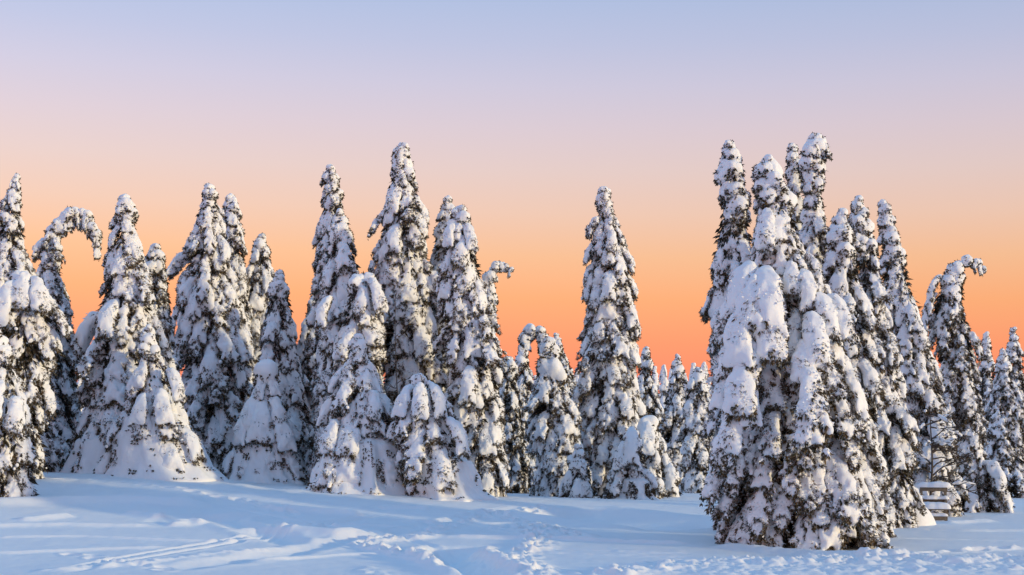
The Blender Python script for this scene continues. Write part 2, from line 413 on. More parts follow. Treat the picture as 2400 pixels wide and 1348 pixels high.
chop([(1260, 1205), (1330, 1210), (1380, 1204)], 0.5, 0.08)
chop([(860, 1330), (900, 1348)], 0.3, 0.06)

ridge([(60, 1348), (300, 1306), (560, 1262), (760, 1226), (900, 1200)], 0.10, -0.035)
ridge([(120, 1350), (340, 1310), (590, 1266), (780, 1230), (930, 1202)], 0.10, -0.035)
ridge([(1240, 1350), (1100, 1300), (900, 1250), (640, 1210), (480, 1180)], 0.11, -0.03)
ridge([(560, 1320), (800, 1300), (1050, 1290)], 0.12, 0.03)
ridge([(-60, 1262), (200, 1258), (420, 1268), (640, 1272)], 0.14, 0.03)
ridge([(-60, 1300), (160, 1292), (420, 1284)], 0.16, 0.035)
ridge([(900, 1222), (1100, 1228), (1300, 1226)], 0.14, 0.035)
ridge([(620, 1228), (800, 1232), (960, 1236)], 0.14, 0.035)
ridge([(1180, 1282), (1420, 1292), (1640, 1300)], 0.13, -0.03)
ridge([(1140, 1290), (1400, 1300), (1640, 1308)], 0.13, -0.03)
ridge([(2110, 1262), (2260, 1266), (2440, 1270)], 0.14, -0.04)
ridge([(2110, 1240), (2260, 1246), (2440, 1246)], 0.16, 0.04)
STEPS = []    # boot prints: x, y, heading, depth
def steps(pts, dep=0.09, stride=0.36):
    q = resample(P(*pts), 200); s_ = np.r_[0, np.cumsum(np.linalg.norm(np.diff(q, axis=0), axis=1))]
    for k_, t_ in enumerate(np.arange(0, s_[-1], stride)):
        x_, y_ = np.interp(t_, s_, q[:, 0]), np.interp(t_, s_, q[:, 1]); i_ = min(np.searchsorted(s_, t_), 198)
        h_ = math.atan2(q[i_ + 1, 1] - q[i_, 1], q[i_ + 1, 0] - q[i_, 0]); o_ = (0.11 if k_ % 2 else -0.11) + rng.normal(0, 0.03)
        STEPS.append((x_ - math.sin(h_) * o_, y_ + math.cos(h_) * o_, h_, dep * rng.uniform(0.6, 1.2)))
steps([(1275, 1188), (1150, 1208), (1040, 1236), (900, 1264), (840, 1274)])
steps([(1160, 1204), (1250, 1230), (1330, 1252), (1380, 1266)])
steps([(850, 1276), (940, 1298), (1020, 1316), (1080, 1340)])
steps([(1240, 1236), (1260, 1270), (1230, 1300), (1250, 1345)])
steps([(560, 1170), (620, 1190), (700, 1210)], 0.06)
steps([(2110, 1300), (2220, 1292), (2420, 1284)], 0.06)
steps([(1380, 1206), (1280, 1200), (1180, 1196)], 0.06)
steps([(60, 1120), (240, 1126), (430, 1150), (560, 1172)], 0.06, 0.5)
steps([(180, 1300), (420, 1340)], 0.05, 0.42)

def dist_poly(x, y, poly):
    best = np.full(x.shape, 1e9); par = np.zeros(x.shape)
    for i in range(len(poly) - 1):
        a, b = poly[i], poly[i + 1]; ab = b - a; L2 = ab @ ab + 1e-12
        t = np.clip(((x - a[0]) * ab[0] + (y - a[1]) * ab[1]) / L2, 0, 1)
        d = (x - a[0] - t * ab[0]) ** 2 + (y - a[1] - t * ab[1]) ** 2
        m = d < best; best = np.where(m, d, best); par = np.where(m, (i + t) / (len(poly) - 1), par)
    return np.sqrt(best), par
def detail_g(x, y):
    z = np.zeros(x.shape)
    z += 0.030 * n2(x / 3.1, y / 4.3, 3) + 0.012 * n2(x / 1.3, y / 2.1, 4)
    z += 0.008 * n2(x / 0.28, y / 0.33, 14) + 0.004 * n2(x / 0.11, y / 0.13, 15)
    # wind-rippled rise on the left
    m = np.exp(-((x + 10) / 6.5) ** 2) * np.clip((y - 36) / 5, 0, 1)
    z += m * (0.085 * n2(x / 0.9, y / 1.5, 5) + 0.04 * n2(x / 0.45, y / 0.8, 6))
    for poly, w, h, c in RIDGES:
        lo = poly.min(0) - 4 * w - 0.3; hi = poly.max(0) + 4 * w + 0.3
        s = np.where((x > lo[0]) & (x < hi[0]) & (y > lo[1]) & (y < hi[1]))
        if len(s[0]) == 0: continue
        xs, ys = x[s], y[s]
        d, t = dist_poly(xs, ys, poly)
        d = np.abs(d + 0.25 * w * n2(xs / (1.4 * w), ys / (1.4 * w), 8))
        env = np.clip(np.minimum(t, 1 - t) * 7, 0, 1); env = env * env * (3 - 2 * env)
        v = h * np.exp(-(d / w) ** 2)
        if h < 0: v += -0.35 * h * np.exp(-((d - 1.5 * w) / (0.5 * w)) ** 2)
        if c: v = v * (1 + c * fbm2(xs / 0.16, ys / 0.18, 9, 2))
        z[s] += v * env
    for poly, w, h in CHOP:
        lo = poly.min(0) - 3 * w; hi = poly.max(0) + 3 * w
        s = np.where((x > lo[0]) & (x < hi[0]) & (y > lo[1]) & (y < hi[1]))
        if len(s[0]) == 0: continue
        xs, ys = x[s], y[s]
        d, t = dist_poly(xs, ys, poly)
        env = np.exp(-(d / w) ** 4)
        a = n2(xs / 0.22, ys / 0.24, 11); b = n2(xs / 0.10, ys / 0.11, 12); a = a * (0.55 + 0.45 * n2(xs / 0.9, ys / 0.9, 13))
        z[s] += env * 1.1 * h * (np.clip(a + 0.15, -0.6, 1) * 0.9 + 0.5 * np.abs(b) + 0.15)
    for x_, y_, h_, dp in STEPS:
        s = np.where((np.abs(x - x_) < 0.6) & (np.abs(y - y_) < 0.6))
        if len(s[0]) == 0: continue
        u = (x[s] - x_) * math.cos(h_) + (y[s] - y_) * math.sin(h_); v = -(x[s] - x_) * math.sin(h_) + (y[s] - y_) * math.cos(h_)
        e = np.sqrt((u / 0.19) ** 2 + (v / 0.11) ** 2) + 0.12 * n2(x[s] / 0.1, y[s] / 0.1, 21)
        z[s] += -dp * np.clip(1.35 - e, 0, 0.6) / 0.6 + 0.35 * dp * np.exp(-((e - 1.7) / 0.35) ** 2)
    return z
def graded(lo, hi, step, far, growth=1.25):
    core = list(np.arange(lo, hi + 1e-6, step)); s, v = step, core[-1]
    while v < far: s *= growth; v += s; core.append(v)
    s, v = step, core[0]; pre = []
    while v > -far * (1 if lo < 0 else 0.02): s *= growth; v -= s; pre.append(v)
    return np.array(pre[::-1] + core)
GX = graded(-16, 16, 0.043, 3500)
GY = graded(30.0, 49, 0.06, 4000); GY = np.concatenate([GY[GY < 22.5], np.arange(22.6, 29.99, 0.036), GY[GY >= 30.0]])
XX, YY = np.meshgrid(GX, GY, indexing='ij')
ZZ = base_g(XX, YY)
inner = (np.abs(XX) < 30) & (YY > 15) & (YY < 75)
dz = np.zeros(XX.shape); dz[inner] = detail_g(XX[inner], YY[inner]); ZZ += dz
nx_, ny_ = XX.shape
gi_ = np.arange(nx_ * ny_).reshape(nx_, ny_)
Qg = np.stack([gi_[:-1, :-1], gi_[1:, :-1], gi_[1:, 1:], gi_[:-1, 1:]], -1).reshape(-1, 4)
ground = bpy.data.objects.new('snow_ground', mesh_from('snow_ground', np.stack([XX, YY, ZZ], -1).reshape(-1, 3), Qg, M_GROUND, True))
COL.objects.link(ground); ground['kind'] = 'structure'
def gz(x, y):
    i = np.clip(np.searchsorted(GX, x) - 1, 0, nx_ - 2); j = np.clip(np.searchsorted(GY, y) - 1, 0, ny_ - 2)
    u = (x - GX[i]) / (GX[i + 1] - GX[i]); v = (y - GY[j]) / (GY[j + 1] - GY[j])
    return float((ZZ[i, j] * (1 - u) + ZZ[i + 1, j] * u) * (1 - v) + (ZZ[i, j + 1] * (1 - u) + ZZ[i + 1, j + 1] * u) * v)

# ------------------------------------------------------------------ trees
def obj(name, me, parent=None, loc=(0, 0, 0), rot=(0, 0, 0), scale=(1, 1, 1)):
    o = bpy.data.objects.new(name, me); COL.objects.link(o)
    o.location = loc; o.rotation_euler = rot; o.scale = scale
    if parent: o.parent = parent
    return o
def thing(name, label, cat, loc, group=None):
    o = bpy.data.objects.new(name, None); COL.objects.link(o); o.location = loc; o.empty_display_size = 0.3
    o['label'] = label; o['category'] = cat
    if group: o['group'] = group
    return o
def bough(root, pr, loc, az, sc, rx=0.0, ry=0.0, flip=False):
    s = (sc, sc, sc) if np.isscalar(sc) else tuple(sc)
    if flip: s = (s[0], -s[1], s[2])
    b = obj('bough', pr.me_needle, root, loc, (rx, ry, az), s)
    obj('snow_load', pr.me_snow, b)
    return b

def layout(rows, d, seed, x0, zbase, mix, dens=1.0, size=1.0, back=0.4, yoff=0.0):
    """where each bough of a tree goes: (kind, index, (x, y, z), azimuth, scale, rx, ry, flip), relative to the tree's foot"""
    r = np.random.default_rng(seed); out = []
    ys = np.array([q[0] for q in rows], float)
    zt = px_z(ys, d) - zbase; xc = np.array([(q[1] + q[2]) / 2 for q in rows]); xc = px_x(xc, d) - x0
    Rr = np.array([(q[2] - q[1]) / 2 for q in rows]) / F * d
    order = np.argsort(zt); zt, xc, Rr = zt[order], xc[order], Rr[order]
    Rf = lambda z: np.interp(z, zt, Rr); Xf = lambda z: np.interp(z, zt, xc)
    ztop = zt[-1]
    # snow knobs up the leader
    z = ztop - 0.08
    while z > ztop - 0.9 and z > 0.6:
        R = max(Rf(z), 0.10); s = min(max(R / 0.22, 0.5), 1.3)
        out.append(('cap', int(r.integers(6)), (Xf(z) + r.normal(0, 0.12) * R, r.normal(0, 0.12) * R, z - 0.1 * s), r.uniform(0, 6.28), s * r.uniform(0.85, 1.1), r.normal(0, .15), r.normal(0, .15), False))
        z -= 0.3 * s
    z = ztop - 0.15
    while z > 0.25:
        R0 = Rf(z); s0 = size * min(max(0.66 + 0.40 * R0, 0.6), 1.5)
        n = max(3, int(round(2 * math.pi * max(R0, .15) * dens / (0.53 * s0))))
        ph = r.uniform(0, 6.28)
        for k in range(n):
            az = ph + (k + r.uniform(-0.35, 0.35)) * 2 * math.pi / n
            if math.sin(az) > 0.45 and r.uniform() > back: continue
            zz = z + r.uniform(-0.14, 0.14) * s0
            Rl = Rf(zz)
            if Rl < 0.42: kind = 'short' if r.uniform() < 0.5 else 'cap'
            else:
                kind = r.choice(list(mix.keys()), p=np.array(list(mix.values())) / sum(mix.values()))
            pr = PROTO[kind]; i = int(r.integers(len(pr))); pr = pr[i]
            s = s0 * r.uniform(0.78, 1.2)
            if kind == 'cap': s = max(0.5, min(1.1, Rl / 0.3))
            zend = zz - 0.6 * pr.drop * s
            Ro = Rf(zend) * r.uniform(0.72, 1.02); ryx = 0.0
            if Rl > 0.55 and r.uniform() < 0.12 and kind != 'cap': Ro *= 1.16; ryx = -0.15
            sx = s
            off = Ro - (pr.reach + 0.10) * s
            if kind == 'cap': off = max(Ro - 0.2 * s, 0.05)
            elif off < 0:
                sx = s * max(0.45, Ro / ((pr.reach + 0.10) * s)); off = max(0, Ro - (pr.reach + 0.10) * sx)
            if zz - pr.drop * s < -0.45: continue
            out.append((kind, i, (Xf(zend) * 0.6 + Xf(zz) * 0.4 + math.cos(az) * off, math.sin(az) * off, zz), az, (sx, s, s), r.normal(0, 0.10), r.normal(0, 0.10) + ryx, r.uniform() < 0.5))
        z -= 0.54 * s0 * (0.7 if R0 < 0.4 else 1)
    return out, (zt, xc, Rr)

MIXES = {'std': {'tongue': 4, 'shaggy': 3, 'long': 2, 'smooth': 3}, 'shaggy': {'shaggy': 6, 'long': 3, 'tongue': 2},
         'smooth': {'smooth': 5, 'tongue': 4, 'shaggy': 1}, 'main': {'tongue': 4, 'shaggy': 6, 'long': 5}}
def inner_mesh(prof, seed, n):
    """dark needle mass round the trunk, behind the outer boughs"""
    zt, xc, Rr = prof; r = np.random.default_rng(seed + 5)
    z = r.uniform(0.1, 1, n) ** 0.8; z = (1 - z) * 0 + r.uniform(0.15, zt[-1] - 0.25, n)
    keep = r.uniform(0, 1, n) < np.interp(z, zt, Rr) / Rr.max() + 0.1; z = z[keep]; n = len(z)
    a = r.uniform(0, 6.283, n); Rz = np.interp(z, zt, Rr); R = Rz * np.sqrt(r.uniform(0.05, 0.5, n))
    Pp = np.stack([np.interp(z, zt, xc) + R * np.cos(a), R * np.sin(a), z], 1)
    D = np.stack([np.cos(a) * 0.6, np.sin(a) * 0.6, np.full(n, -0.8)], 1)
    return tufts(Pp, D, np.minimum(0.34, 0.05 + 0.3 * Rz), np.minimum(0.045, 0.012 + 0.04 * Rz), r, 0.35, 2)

N_B = [0]
def spruce(label, d, rows, seed, mix='std', base=None, hook=None, extra=(), size=1.0, dens=1.0, group='snow-laden spruces', trunk_r=0.13, name='spruce_tree', back=0.25, skirt=None):
    bx = base if base is not None else (rows[-1][1] + rows[-1][2]) / 2
    x0 = px_x(bx, d); zb = gz(x0, d) - 0.05
    ybase = HY - (zb - CAMZ) / d * F
    rows = [q for q in rows if q[0] < ybase - 5]
    rows = rows + [(ybase, rows[-1][1] if rows[-1][0] > ybase - 40 else rows[-1][1] - 4, rows[-1][2] + 4)]
    root = thing(name, label, 'tree', (x0, d, zb), group)
    if d > 59: dens *= 0.8; size *= 1.1
    lay, prof = layout(rows, d, seed, x0, zb, MIXES[mix], dens, size, back)
    zt, xc, Rr = prof
    r = np.random.default_rng(seed + 99)
    zs = np.linspace(-0.1, zt[-1], 14)
    path = [(np.interp(max(z, 0), zt, xc) * min(1, z / 1.0 if z > 0 else 0), 0, z) for z in zs]
    hk = []
    if hook:
        hk = [(px_x(q[0], d) - x0, r.normal(0, 0.03), px_z(q[1], d) - zb) for q in hook[0]]
        path = [p for p in path if p[2] < hk[0][2] - 0.3] + hk
    Rt = np.linspace(trunk_r, 0.02, len(path))
    me = mesh_from('trunk', *tube(np.array(path), Rt, 8), M_BARK, True); obj('trunk', me, root)
    n_in = int(min(5200, 700 * Rr.mean() * zt[-1]))
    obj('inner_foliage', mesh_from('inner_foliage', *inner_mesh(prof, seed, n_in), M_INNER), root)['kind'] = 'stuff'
    if len(lay) > 285:
        keep = sorted(r.permutation(len(lay))[:285]); lay = [lay[i] for i in keep]
    for kind, i, loc, az, sc, rx, ry, fl in lay:
        bough(root, PROTO[kind][i], loc, az, sc, rx, ry, fl); N_B[0] += 1
    if hook:
        pts = np.array(hk); s = np.r_[0, np.cumsum(np.linalg.norm(np.diff(pts, axis=0), axis=1))]
        hw = hook[1] / F * d
        t = 0.0
        while t <= s[-1]:
            f = t / s[-1]; p = np.array([np.interp(t, s, pts[:, k]) for k in range(3)])
            sc = hw / 0.22 * (1.25 - 0.65 * f) * r.uniform(0.7, 1.25)
            bough(root, PROTO['cap'][int(r.integers(6))], p + r.normal(0, 0.15, 3) * hw + [0, 0, 0.1 * hw], r.uniform(0, 6.28), sc, r.normal(0, .2), r.normal(0, .2)); N_B[0] += 1
            if r.uniform() < hook[2]:
                sc2 = hw / 0.26 * (1.1 - 0.5 * f) * r.uniform(0.8, 1.1)
                bough(root, PROTO['short'][int(r.integers(6))], p + [0, -0.05, 0], r.uniform(math.pi, 2 * math.pi), (sc2 * 0.6, sc2, sc2), 0, 0); N_B[0] += 1
            t += hw * r.uniform(0.7, 1.1)
    if skirt:
        zs = px_z(skirt, d) - zb; m, n = 110, 36; th = np.linspace(0, 2 * math.pi, m, endpoint=False)
        TH, ZZs = np.meshgrid(th, np.linspace(zs, -0.25, n), indexing='ij'); f = 1 - np.clip(ZZs / zs, 0, 1)
        ct, st = np.cos(TH), np.sin(TH)
        flute = 1 - np.abs(vnoise(ct * 2.6 + seed, st * 2.6, f * 0.5, seed)) * 2
        RR = np.interp(ZZs, zt, Rr) * (0.90 + 0.16 * flute * (0.3 + 0.7 * f)) + 0.10 * vnoise(ct * 6, st * 6, f * 3, seed + 1) * f + 0.04 * vnoise(ct * 16, st * 16, f * 9, seed + 2)
        tp = np.clip(f / 0.3, 0, 1); RR *= 0.25 + 0.75 * np.sin(tp * math.pi / 2)
        RR += 0.30 * np.clip((f - 0.72) / 0.28, 0, 1) ** 2
        Vs = np.stack([np.interp(ZZs, zt, xc) + RR * ct, RR * st, ZZs], -1).reshape(-1, 3)
        gi = np.arange(m * n).reshape(m, n); gn = np.roll(gi, -1, 0)
        Qs = np.stack([gi[:, :-1], gi[:, 1:], gn[:, 1:], gn[:, :-1]], -1).reshape(-1, 4)
        sk = obj('snow_skirt', mesh_from('snow_skirt', Vs, Qs, M_SNOW, True), root)
        pt = vnoise(Vs[:, 0] / 0.3, Vs[:, 1] / 0.3, Vs[:, 2] / 0.3, seed + 3); c = np.where((pt > 0.35) & (Vs[:, 2] > 0.05))[0]
        if len(c) > 20:
            i = r.choice(c, len(c)); Dn = np.stack([np.cos(TH), np.sin(TH), -0.5 + 0 * TH], -1).reshape(-1, 3)[i]
            obj('twig_tips', mesh_from('twig_tips', *tufts(Vs[i], Dn, np.full(len(i), 0.10), np.full(len(i), 0.016), r), M_NEEDLE), sk)
    for kind, ex, ey, az, sc, fwd in extra:      # single big loads: photo position, azimuth in degrees, size, how far in front of the axis
        pr = PROTO[kind][int(r.integers(len(PROTO[kind])))]
        dd = d - fwd
        sc = sc * r.uniform(0.66, 0.9) if kind == 'smooth' else sc * r.uniform(0.9, 1.15)
        bough(root, pr, (px_x(ex, dd) - x0, -fwd, px_z(ey, dd) - zb), math.radians(az), sc, 0, 0, r.uniform() < .5); N_B[0] += 1
    return root

G = 'snow-laden spruces'
T = spruce
# left edge
T('slender spruce at the left edge with a thin sharp tip', 45, [(405, 33, 44), (440, 22, 48), (480, 5, 50), (520, -4, 56), (600, -22, 66), (660, -40, 85), (760, -60, 110), (1000, -90, 130)], 11, 'shaggy', base=20)
T('spruce whose thin snowy top arches over to the right beside the left edge', 50, [(600, 95, 140), (640, 78, 146), (700, 62, 158), (760, 62, 172), (850, 66, 184), (950, 75, 188), (1040, 85, 182), (1090, 90, 178)], 12, 'shaggy', base=122,
  hook=([(118, 640), (120, 600), (124, 565), (138, 530), (160, 508), (185, 500), (208, 515), (222, 545), (228, 590)], 16, 0.7),
  extra=[('shaggy', 130, 560, -60, 0.7, 0.1), ('short', 110, 560, 200, 1.1, 0.1), ('shaggy', 120, 545, 250, 0.6, 0.1)])
T('stooping spruce with one broad smooth snow cap near the left edge', 40.5, [(640, 30, 90), (660, 14, 108), (700, 2, 122), (760, -15, 130), (830, -30, 126), (900, -50, 118), (1000, -70, 112), (1090, -75, 108)], 13, 'std', base=30,
  extra=[('smooth', 45, 668, 235, 1.5, 0.45), ('smooth', 78, 655, 310, 1.45, 0.4), ('smooth', 60, 645, 270, 1.2, 0.3), ('smooth', 30, 700, 210, 1.4, 0.3)])
T('low snow-draped spruce at the left edge reaching down to the open snow', 36, [(770, -30, 0), (830, -30, 28), (900, -34, 52), (950, -40, 68), (1020, -50, 80), (1080, -60, 88), (1168, -64, 88)], 14, 'main', base=12,
  extra=[('smooth', 32, 935, 295, 1.2, 0.5), ('smooth', 5, 900, 260, 1.2, 0.5)])
# left group
T('pointed spruce with a round snow knob on its tip, widest of the left group', 46, skirt=1000, rows=[(456, 286, 302), (480, 272, 312), (520, 262, 324), (560, 256, 330), (600, 250, 344), (650, 241, 360), (700, 230, 370), (750, 216, 382), (800, 206, 396), (850, 197, 406), (900, 190, 414), (950, 186, 420), (1000, 178, 430), (1050, 168, 440), (1100, 158, 450)], seed=15, mix='std', base=300,
  extra=[('smooth', 215, 1010, 270, 1.1, 0.9)])
T('narrow spruce leaning on the right shoulder of the widest left spruce', 48, [(574, 350, 370), (600, 340, 384), (650, 338, 398), (700, 335, 404), (760, 335, 410), (820, 335, 414), (900, 340, 416), (1090, 340, 420)], 16, 'shaggy')
T('short spruce with smooth snow sweeping down its right side, before the left group', 44, skirt=930, rows=[(768, 340, 362), (800, 328, 374), (850, 315, 386), (900, 303, 400), (950, 292, 425), (1000, 284, 452), (1050, 275, 480), (1110, 270, 505)], seed=17, mix='smooth', base=385,
  extra=[('smooth', 395, 870, 320, 1.2, 0.4), ('smooth', 340, 930, 265, 1.2, 0.7), ('smooth', 375, 920, 290, 1.2, 0.7)])
T('tall spruce with a blunt snowy tip, left one of a touching pair', 54, [(434, 482, 502), (460, 474, 510), (500, 456, 520), (540, 449, 528), (600, 437, 545), (660, 426, 560), (700, 417, 570), (760, 412, 582), (840, 412, 598), (920, 424, 600), (1000, 436, 598), (1100, 450, 590)], 18, 'std')
T('thin spruce tucked behind the right side of the blunt-tipped pair', 56, [(455, 533, 549), (480, 525, 560), (520, 520, 570), (560, 526, 574), (620, 526, 580), (700, 526, 586), (1080, 520, 595)], 19, 'std')
T('small snowy spruce with a knobbed top between the pair and the dark cone', 57, [(549, 604, 622), (570, 595, 628), (610, 581, 640), (660, 572, 645), (720, 570, 642), (800, 572, 645), (1080, 570, 660)], 20, 'smooth')
T('dark conical spruce standing behind the snow-hooded little tree', 51, [(632, 649, 661), (660, 640, 670), (700, 626, 685), (760, 612, 690), (820, 604, 702), (900, 600, 718), (1000, 602, 734), (1080, 612, 742), (1135, 620, 742)], 21, 'std')
T('little tree under a smooth snow hood with a ball-shaped head', 47, skirt=1010, rows=[(852, 606, 646), (880, 600, 652), (920, 600, 650), (960, 582, 664), (1000, 562, 678), (1040, 546, 690), (1100, 530, 700), (1130, 522, 708)], seed=22, mix='smooth',
  extra=[('ball', 626, 878, 0, 1.5, 0.1), ('smooth', 622, 885, 250, 0.9, 0.1), ('smooth', 632, 882, 300, 0.9, 0.1), ('smooth', 605, 935, 240, 1.3, 0.15), ('smooth', 640, 935, 300, 1.3, 0.15), ('smooth', 620, 950, 270, 1.4, 0.3), ('smooth', 585, 975, 235, 1.2, 0.3), ('smooth', 650, 980, 300, 1.2, 0.3)])
T('half-hidden snowy spruce left of the slim twin spires', 52, [(690, 732, 750), (710, 722, 758), (760, 708, 764), (820, 692, 772), (880, 688, 776), (960, 688, 776), (1120, 690, 780)], 23, 'std')
T('slim spire with a ragged narrow top, rear one of the twin spires', 49.5, [(388, 766, 784), (410, 758, 790), (450, 757, 800), (490, 750, 812), (530, 742, 814), (580, 736, 828), (640, 733, 838), (700, 735, 845), (800, 735, 850), (1120, 730, 860)], 24, 'std')
T('slim spire with a domed top, front one of the twin spires', 47, [(490, 786, 804), (520, 778, 818), (560, 769, 828), (610, 759, 843), (660, 751, 848), (740, 750, 860), (850, 752, 870), (1120, 740, 890)], 25, 'std')
T('spruce with a rounded right shoulder of snow below the twin spires', 45, [(650, 826, 862), (680, 815, 890), (720, 802, 892), (780, 788, 895), (850, 780, 900), (950, 770, 905), (1140, 760, 920)], 26, 'smooth',
  extra=[('smooth', 865, 660, 320, 1.2, 0.2), ('smooth', 775, 700, 235, 1.2, 0.2)])
T('pale pointed spruce with smooth skirts, foremost of the centre group', 43, skirt=1000, rows=[(785, 832, 850), (820, 812, 866), (870, 796, 886), (920, 782, 912), (980, 768, 930), (1040, 748, 948), (1100, 728, 966), (1160, 714, 982)], seed=27, mix='smooth',
  extra=[('smooth', 790, 990, 245, 1.2, 0.7), ('smooth', 870, 920, 290, 1.2, 0.5)])
T('tallest spruce of the centre group with a knobbly column top', 47.5, [(335, 934, 952), (360, 922, 964), (400, 918, 968), (440, 906, 978), (480, 897, 1003), (520, 894, 1004), (560, 890, 1000), (600, 876, 1008), (640, 880, 1015), (700, 880, 1028), (760, 880, 1035), (840, 884, 1040), (900, 888, 1042), (1140, 880, 1050)], 28, 'std',
  extra=[('shaggy', 900, 590, 200, 0.8, 0.2), ('shaggy', 905, 620, 190, 0.7, 0.2)])
T('squat spruce under a broad round snow dome, at the foot of the centre group', 42, skirt=1050, rows=[(884, 978, 1000), (905, 952, 1022), (940, 930, 1048), (1000, 922, 1074), (1060, 930, 1098), (1110, 945, 1120), (1162, 970, 1134)], seed=29, mix='std', base=1040,
  extra=[('smooth', 965, 910, 235, 1.1, 0.3), ('smooth', 1010, 905, 310, 1.25, 0.3), ('smooth', 985, 905, 275, 1.2, 0.35), ('smooth', 1050, 985, 320, 1.2, 0.6)])
T('spruce with a small bulging tip peeping behind the right centre spruce', 48.5, [(462, 1042, 1058), (480, 1031, 1065), (520, 1026, 1070), (570, 1012, 1075), (620, 1005, 1080), (700, 1010, 1090), (1140, 1010, 1110)], 30, 'smooth')
T('dense spruce with a snowy dome top, right end of the centre group', 45, [(484, 1066, 1086), (510, 1055, 1100), (550, 1045, 1112), (600, 1032, 1126), (650, 1022, 1134), (700, 1025, 1148), (760, 1032, 1162), (820, 1040, 1168), (880, 1050, 1168), (950, 1058, 1178), (1050, 1078, 1184), (1160, 1098, 1186)], 31, 'std', base=1140,
  extra=[('smooth', 1062, 530, 240, 1.0, 0.15), ('smooth', 1090, 530, 300, 1.0, 0.15), ('smooth', 1100, 865, 270, 1.5, 0.7)])
T('spruce whose snowy top bends sharply to the right beside the centre group', 46.5, [(690, 1130, 1160), (730, 1118, 1164), (800, 1112, 1170), (900, 1112, 1174), (1140, 1110, 1186)], 32, 'shaggy',
  hook=([(1142, 720), (1143, 680), (1147, 650), (1158, 632), (1176, 625), (1193, 628), (1203, 638)], 13, 0.6))
# middle
T('spruce whose thick top curls over to the left in the middle gap', 54, [(840, 1262, 1302), (880, 1252, 1318), (940, 1246, 1342), (1000, 1245, 1362), (1060, 1248, 1382), (1120, 1250, 1392), (1160, 1250, 1396)], 33, 'std', base=1315,
  hook=([(1292, 870), (1287, 835), (1278, 803), (1264, 782), (1248, 776), (1234, 787), (1228, 812)], 20, 0.4))
T('sunlit spruce showing under the curled top in the middle gap', 68, [(808, 1216, 1230), (840, 1208, 1240), (880, 1200, 1250), (950, 1194, 1258), (1050, 1190, 1262), (1150, 1190, 1265)], 34, 'smooth')
T('bushy grey spruce right beside the centre group, in the gap', 60, [(835, 1190, 1200), (860, 1170, 1214), (920, 1160, 1218), (1000, 1165, 1232), (1060, 1175, 1242), (1148, 1180, 1246)], 35, 'shaggy')
T('thin spruce with a crooked bare tip behind the curled top', 68, [(780, 1298, 1306), (820, 1293, 1324), (860, 1285, 1345), (950, 1280, 1360), (1150, 1270, 1370)], 36, 'shaggy')
T('tall lone spruce standing alone against the orange sky in the middle', 56, [(440, 1405, 1425), (460, 1397, 1432), (500, 1402, 1444), (530, 1390, 1450), (570, 1380, 1468), (620, 1378, 1486), (660, 1372, 1494), (700, 1364, 1494), (730, 1385, 1490), (800, 1368, 1498), (850, 1358, 1490), (900, 1347, 1495), (960, 1350, 1508), (1050, 1368, 1535), (1165, 1382, 1548)], 37, 'std', base=1455,
  extra=[('short', 1405, 512, 195, 1.2, 0.1), ('tongue', 1405, 640, 200, 0.95, 0.2), ('tongue', 1402, 565, 190, 0.7, 0.1), ('tongue', 1462, 730, -20, 0.95, 0.2), ('tongue', 1455, 590, -20, 0.8, 0.1)])
T('little cone of snow-draped spruce at the foot of the lone spruce', 51, skirt=1110, rows=[(1000, 1474, 1488), (1030, 1461, 1502), (1080, 1440, 1520), (1130, 1422, 1530), (1168, 1415, 1535)], seed=38, mix='smooth', extra=[('smooth', 1478, 1010, 270, 1.3, 0.2), ('smooth', 1465, 1040, 240, 1.2, 0.3)])
T('rounded snow-hooded young spruce at the right foot of the lone spruce', 53.5, [(982, 1506, 1530), (1000, 1496, 1540), (1060, 1494, 1553), (1120, 1494, 1558), (1168, 1494, 1562)], 39, 'std', extra=[('smooth', 1516, 995, 270, 1.3, 0.2), ('ball', 1517, 1000, 0, 1.2, 0.1)])
T('short bushy spruce at the right foot of the curl-topped spruce', 51.5, [(1042, 1348, 1364), (1080, 1334, 1380), (1120, 1320, 1394), (1162, 1316, 1398)], 40, 'std')
T('spruce with a pointed top just right of the lone spruce', 69, [(814, 1510, 1520), (840, 1500, 1530), (880, 1490, 1537), (950, 1484, 1548), (1050, 1480, 1560), (1160, 1480, 1565)], 41, 'std')
T('even conical spruce in the gap left of the great spruce', 72, [(830, 1585, 1592), (860, 1575, 1603), (910, 1560, 1610), (960, 1550, 1614), (1040, 1546, 1618), (1160, 1545, 1622)], 42, 'std')
T('snowy spruce in shade close behind the left side of the great spruce', 62, [(862, 1630, 1645), (900, 1608, 1660), (960, 1600, 1665), (1050, 1598, 1670), (1160, 1595, 1680)], 43, 'std')
T('tiny snow-covered sapling on the crest left of the great spruce', 56, [(1085, 1565, 1576), (1110, 1555, 1588), (1140, 1548, 1598), (1170, 1545, 1606)], 44, 'smooth', extra=[('smooth', 1570, 1095, 270, 1.0, 0.1)])
